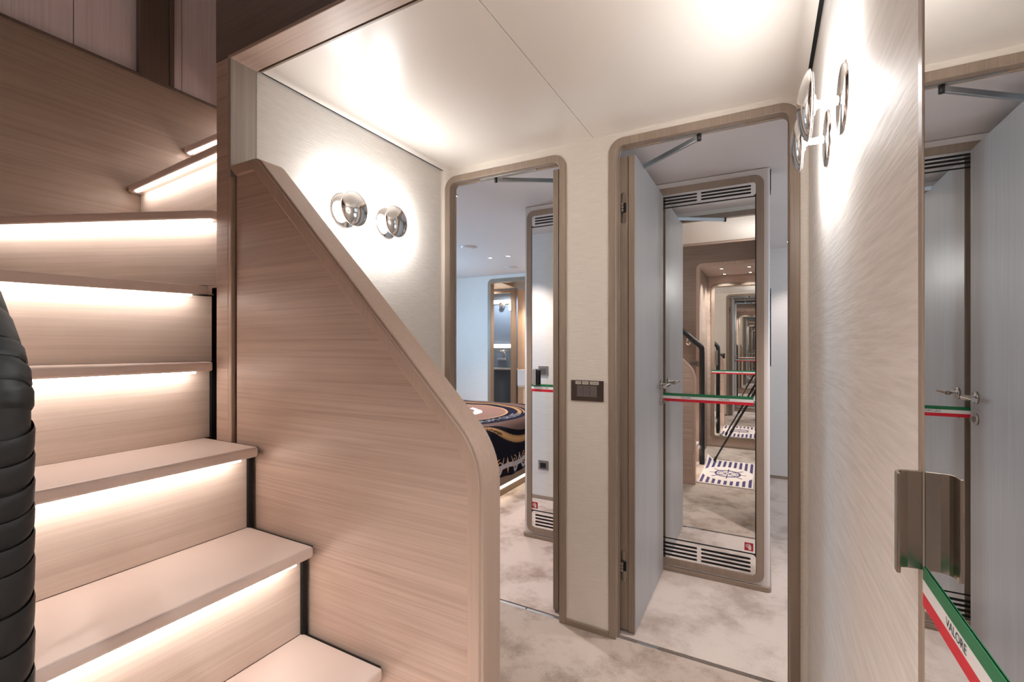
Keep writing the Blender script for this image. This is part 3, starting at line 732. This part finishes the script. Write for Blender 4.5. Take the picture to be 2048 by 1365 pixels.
spot(-2.33, 3.85, 2.007, 'small ceiling spotlight farther from the bathroom wall lamp pair, left of two', 'left cabin spotlights', CP*1.6, PINK)
spot(-2.13, 3.85, 2.007, 'small ceiling spotlight nearer the wardrobe, right of the two above the bed', 'left cabin spotlights', CP*1.6, PINK)
spot(.18, 4.40, 2.007, 'small ceiling spotlight deep in the right cabin above the far wall', 'right cabin spotlights', CP*.9, PINK, 1.3)
lamp('spot_lamp', 'SPOT', (.36, 2.14, 1.99), CP*3.4, PINK, .014, spot=1.3, blend=.85)
for x, y, lb in ((-2.23, 3.33, 'white round ceiling speaker nearer the doorway in the left cabin'), (-2.42, 4.42, 'white round ceiling speaker by the bathroom door in the left cabin')):
    s = empty('ceiling_speaker', (x, y, 2.007), lb, 'speaker', 'cabin ceiling speakers')
    MB().lathe([(0, -.010), (.058, -.010), (.066, -.007), (.068, 0)], (x, y, 2.007), 'Z', 32).build('rim', 'lacquer', s)
    MB().lathe([(0, -.012), (.05, -.012), (.052, -.0095)], (x, y, 2.007), 'Z', 32).build('grille', 'cabin_white', s)

# ------------------------------------------------------------------ bed with nautical blanket
bd = empty('bed', (-2.6, 3.43, 0), 'low bed on a glowing wooden platform in the left cabin', 'bed')
BX, BY0, BY1, BZ = -1.735, 2.62, 4.26, .555
B('plinth', 'bed_wood', bd, -3.85, BX-.045, BY0+.05, BY1-.05, 0, .072)
B('led_strip', 'led_bed', bd, -3.8, BX-.012, BY0+.02, BY1-.02, .074, .098)
B('platform', 'bed_wood', bd, -3.88, BX, BY0, BY1, .100, .20, bevel=.01)
MB().box(-3.85, BX-.01, BY0+.02, BY1-.02, .20, BZ-.012).build('mattress', 'mattress', bd, .05, 4)
bl = empty('nautical_blanket', (-2.3, 3.43, BZ), 'dark printed blanket with rope rings and anchor spread over the bed', 'blanket')
CX, CYb, RB = -2.535, 3.43, .07
XE = BX-.01                                       # edge where the cloth turns down
def drape(s, t, lift=0.0):
    """flat cloth coordinates (s towards the foot, t along the bed) to a point on the bed"""
    x = CX+s; y = CYb+t; x0 = XE-RB+.016
    wav = .006*math.sin(t*19+1)+.004*math.sin(t*41)
    if x <= x0: return (x, y, BZ+lift+.002*math.sin(s*17)*math.sin(t*13))
    a = (x-x0)/RB
    if a < PI/2: return (x0+(RB+lift)*math.sin(a), y, BZ-RB+(RB+lift)*math.cos(a))
    dn = (x-x0)-RB*PI/2; k = min(dn/.3, 1)
    return (x0+RB+lift+.008*k+wav*k, y, BZ-RB-dn*(1+.0*t)+.012*math.sin(t*9)*k)
ns, nt = 90, 90; s0_, s1_ = -1.0, XE-CX+.016-RB+RB*PI/2+.315; t0_, t1_ = BY0-CYb+.0, BY1-CYb
bm_ = mat('blanket print', (24, 22, 34), .9, spec=.1)
uvn = nd(bm_, 'ShaderNodeUVMap'); uvn.uv_map = 'flat'
ln_ = nd(bm_, 'ShaderNodeVectorMath', operation='LENGTH'); ln(bm_, uvn.outputs[0], ln_.inputs[0])
rr = nd(bm_, 'ShaderNodeValToRGB'); rr.color_ramp.interpolation = 'CONSTANT'
stops = [(0, (150, 112, 98)), (.535, (206, 158, 112)), (.552, (26, 24, 42)), (.735, (112, 86, 76)), (.855, (18, 16, 26))]
while len(rr.color_ramp.elements) < len(stops): rr.color_ramp.elements.new(.5)
for e_, (p_, c_) in zip(rr.color_ramp.elements, stops): e_.position = p_; e_.color = lin(c_)
ln(bm_, ln_.outputs['Value'], rr.inputs[0]); ln(bm_, rr.outputs[0], bsdf(bm_).inputs['Base Color'])
M['blanket'] = bm_
v = []; uv = []
for j in range(nt+1):
    for i in range(ns+1):
        s_ = s0_+(s1_-s0_)*i/ns; t_ = t0_+(t1_-t0_)*j/nt; v.append(drape(s_, t_)); uv.append((s_, t_))
f = [(j*(ns+1)+i, j*(ns+1)+i+1, (j+1)*(ns+1)+i+1, (j+1)*(ns+1)+i) for j in range(nt) for i in range(ns)]
o = MB().add(v, f, True).build('cloth', 'blanket', bl, fix=False)
ul = o.data.uv_layers.new(name='flat')
for lp in o.data.loops: ul.data[lp.index].uv = uv[lp.vertex_index]
def printed(name, polys, m, lift=.0015):
    """flat printed shapes laid on the cloth: each a list of (s, t) quads/strips"""
    mb = MB()
    for pl in polys:
        n = len(pl); mb.add([drape(a, b, lift) for a, b in pl], [tuple(range(n))])
    return mb.build(name, m, bl, fix=False)
def strip(path, wd):
    out = []
    n = len(path); L_ = []; R_ = []
    for i in range(n):
        a = Vector(path[max(i-1, 0)]); b = Vector(path[min(i+1, n-1)]); t = (b-a).normalized(); q = Vector((-t.y, t.x))*(wd[i] if isinstance(wd, list) else wd)/2
        L_.append(tuple(Vector(path[i])+q)); R_.append(tuple(Vector(path[i])-q))
    return [(R_[i], R_[i+1], L_[i+1], L_[i]) for i in range(n-1)]
# rope rings made of slanted strands
def rope(r, a0, a1, cnt, ln_r, wd, slant):
    out = []
    for k in range(cnt):
        a = a0+(a1-a0)*k/cnt; c = Vector((math.cos(a), math.sin(a)))*r; rad = c.normalized(); tan = Vector((-rad.y, rad.x))
        u = (rad*math.cos(slant)+tan*math.sin(slant)); w_ = Vector((-u.y, u.x))
        out.append([tuple(c+u*ln_r*math.cos(q*PI/5)+w_*wd*math.sin(q*PI/5)) for q in range(10)])
    return out
printed('rope_print', rope(.925, -.72, .62, 62, .040, .0072, .75), 'gold')
printed('rope_print', rope(.66, .35, 2.9, 70, .030, .0078, .8), 'gold')
printed('ring_print', strip([(.70*math.cos(a), .70*math.sin(a)) for a in [.4+k*.05 for k in range(48)]], .012), 'gold')
# ring lettering, tops towards the centre
tv, tf = text_mesh('PREMIUM CRUISE', .10)
wd_ = max(p[0] for p in tv)-min(p[0] for p in tv); span = 1.25; amid = -.30
mb = MB()
def arc(p):
    a = amid+p[0]/wd_*span; r_ = .645-p[1]*1.15
    return drape(r_*math.cos(a), r_*math.sin(a), .0016)
mb.add([arc(p) for p in tv], tf); mb.build('lettering', 'grey_print', bl, fix=False)
# anchor in the medallion
an = strip([(.30*math.cos(a)-.02, .30*math.sin(a)) for a in [-1.3+k*.1 for k in range(27)]], [.03+.06*math.sin(k/26*PI) for k in range(27)])
an += [[(.04, -.36), (.15, -.29), (.03, -.20), (.06, -.29)], [(.04, .36), (.06, .29), (.03, .20), (.15, .29)]]
an += strip([(-.36, 0), (.28, 0)], .05)+strip([(-.2, -.14), (-.2, .14)], .045)
an += strip([(-.41+.05*math.cos(a), .05*math.sin(a)) for a in [k*PI/8 for k in range(17)]], .022)
printed('anchor_print', an, 'cream')
# scrolls, drops and hem band on the hanging side
def spiral(s, t, sg, r0=.075, turns=1.6):
    return [(s-(r0*(1-q/32*.8))*math.cos(q/30*turns*2*PI), t+sg*(r0*(1-q/32*.8))*math.sin(q/30*turns*2*PI)) for q in range(31)]
sw_ = []; sg_ = []; dr = []
for tc in (-.93+.2, -.33, .07, .47):
    for sg in (-1, 1):
        sg_ += strip(spiral(1.075, tc+sg*.115, sg, .05, 1.5), .008)
        sw_ += strip([(1.02+.12*math.sin(q/14*PI)-.0, tc+sg*(.055+.15*q/14)) for q in range(15)], [.006+.018*math.sin(q/14*PI) for q in range(15)])
    dr.append([(1.02, tc), (1.075, tc+.018), (1.145, tc), (1.075, tc-.018)])
printed('scroll_print', sw_, 'grey_print'); printed('curl_print', sg_, 'gold'); printed('drop_print', dr, 'gold')
sE = s1_
printed('hem_band', strip([(sE-.075+.006*math.sin(k*.9), t0_+(t1_-t0_)*k/40) for k in range(41)], .035), 'grey_print')

# ------------------------------------------------------------------ bathroom beyond the far door
st(B('wall_bath_back', 'bath_tile', None, -3.6, -2.0, 5.95, 6.0, 0, 2.04))
st(B('wall_bath_left', 'bath_tile', None, -3.65, -3.6, 4.92, 6.0, 0, 2.04))
st(B('wall_bath_partition', 'bath_wall', None, -2.885, -2.22, 5.475, 5.95, 0, 2.0))
st(B('wall_bath_right', 'bath_wall', None, -2.22, -2.17, 4.92, 6.0, 0, 2.04))
st(B('ceiling', 'bath_wall', None, -3.65, -2.1, 4.92, 6.0, 1.99, 2.03))
sh = empty('shower_screen', (-3.0, 5.45, 0), 'tall clear glass shower screen with dark frame inside the far bathroom', 'shower screen')
B('glass_pane', 'glass', sh, -3.32, -2.972, 5.446, 5.452, .05, 1.86)
for a, b in ((-3.345, -3.32), (-2.972, -2.90)): B('frame_post', 'taupe_z', sh, a, b, 5.43, 5.468, 0, 1.90, bevel=.003)
B('frame_rail', 'taupe_x', sh, -3.32, -2.972, 5.435, 5.463, 1.86, 1.90); B('frame_rail', 'taupe_x', sh, -3.32, -2.972, 5.435, 5.463, 0, .05)
B('hinge', 'brass', sh, -3.00, -2.955, 5.425, 5.446, 1.62, 1.72)
MB().tube([(-3.285, 5.446, 1.10), (-3.285, 5.41, 1.12), (-3.285, 5.41, 1.24), (-3.285, 5.446, 1.26)], .009, 12).build('handle', 'brass', sh)
for z, lb in ((1.80, 'upper glowing light bar on the shower wall in the far bathroom'), (1.15, 'lower glowing light bar on the shower wall in the far bathroom')):
    s = empty('light_bar', (-3.15, 5.94, z), lb, 'light', 'shower light bars')
    B('diffuser', 'led_bath', s, -3.56, -3.245, 5.925, 5.94, z-.03, z+.02); B('channel', 'alu', s, -3.58, -3.235, 5.94, 5.95, z-.04, z+.03)
s = empty('wall_shower', (-3.385, 5.95, 1.745), 'round chrome shower fitting between the two light bars', 'shower')
MB().lathe([(0, 0), (.045, 0), (.045, .02), (.03, .03), (.03, .05), (0, .055)], (-3.385, 5.95, 1.745), 'Y', 28, -1).build('body', 'chrome', s)
MB().lathe([(0, .05), (.035, .052), (.035, .062), (0, .066)], (-3.385, 5.95, 1.745), 'Y', 28, -1).build('face', 'brass', s)
s = empty('shower_mixer', (-3.22, 5.95, .95), 'chrome shower mixer with hose below the lower light bar', 'shower')
B('mixer_body', 'chrome', s, -3.46, -3.30, 5.89, 5.94, .93, .97, bevel=.01)
MB().tube([(-3.32, 5.90, .97), (-3.30, 5.88, 1.03), (-3.36, 5.90, 1.08)], .008, 10).build('hose', 'chrome', s)
MB().lathe([(0, 0), (.03, 0), (.035, -.02), (0, -.03)], (-3.36, 5.90, 1.08), 'Z', 20).build('hand_shower', 'brass', s)
s = empty('shower_shelf', (-3.2, 5.9, .82), 'pale stone ledge along the shower wall', 'shelf')
B('slab', 'ceramic', s, -3.58, -2.98, 5.82, 5.945, .80, .825, bevel=.004)
lamp('bath_fill', 'SPOT', (-3.25, 5.25, 1.97), 22, (1, .88, .76), .02, spot=2.4)  # these unseen lamps are added to brighten the bathroom; no fixtures
lamp('bath_fill', 'SPOT', (-3.3, 5.65, 1.97), 22, (.9, .95, 1), .02, spot=2.6)
lamp('bath_fill', 'SPOT', (-2.6, 5.2, 1.80), 12, (1, .80, .60), .02, spot=2.4)
s = empty('washbasin', (-2.5, 5.2, .73), 'white rectangular washbasin on the warm lit bathroom wall', 'basin')
o1, i1 = rrect(-2.70, -2.24, 5.09, 5.46, .03), rrect(-2.68, -2.26, 5.11, 5.44, .02)
MB().ring(o1, i1, 'Z', .66, .855).build('bowl', 'ceramic', s, .004); B('bottom', 'ceramic', s, -2.69, -2.25, 5.10, 5.45, .645, .70)
B('cabinet', 'bath_wall', s, -2.63, -2.24, 5.14, 5.45, .10, .64); MB().tube([(-2.40, 5.43, .72), (-2.40, 5.43, .98), (-2.40, 5.33, .98)], .012, 12).build('tap', 'brass', s)
s = empty('bulkhead', (-2.5, 5.3, 1.9), 'rounded wooden bulkhead under the bathroom ceiling', 'bulkhead')
MB().prism(fillet([(-2.93, 1.985), (-2.93, 1.95), (-2.60, 1.83), (-2.23, 1.83), (-2.23, 1.985)], [0, .01, .06, 0, 0], 6), 'Y', 5.12, 5.42).build('panel', 'bath_wood', s)
s = empty('light_bar', (-2.62, 5.47, 1.45), 'upright glowing light bar beside the washbasin, mostly hidden by the wardrobe', 'light')
B('diffuser', 'led_bath', s, -2.64, -2.60, 5.455, 5.465, 1.12, 1.78); B('channel', 'alu', s, -2.645, -2.595, 5.465, 5.475, 1.11, 1.79)


# ------------------------------------------------------------------ right cabin: wall television, seen edge on
s = empty('television', (.03, 3.0, 1.27), 'thin dark television on the wardrobe side, seen edge on', 'television')
B('screen', 'screen', s, .0265, .0305, 2.66, 3.1, 1.06, 1.45, bevel=.001); B('mount', 'frame_black', s, .0247, .0266, 2.75, 3.0, 1.15, 1.35)
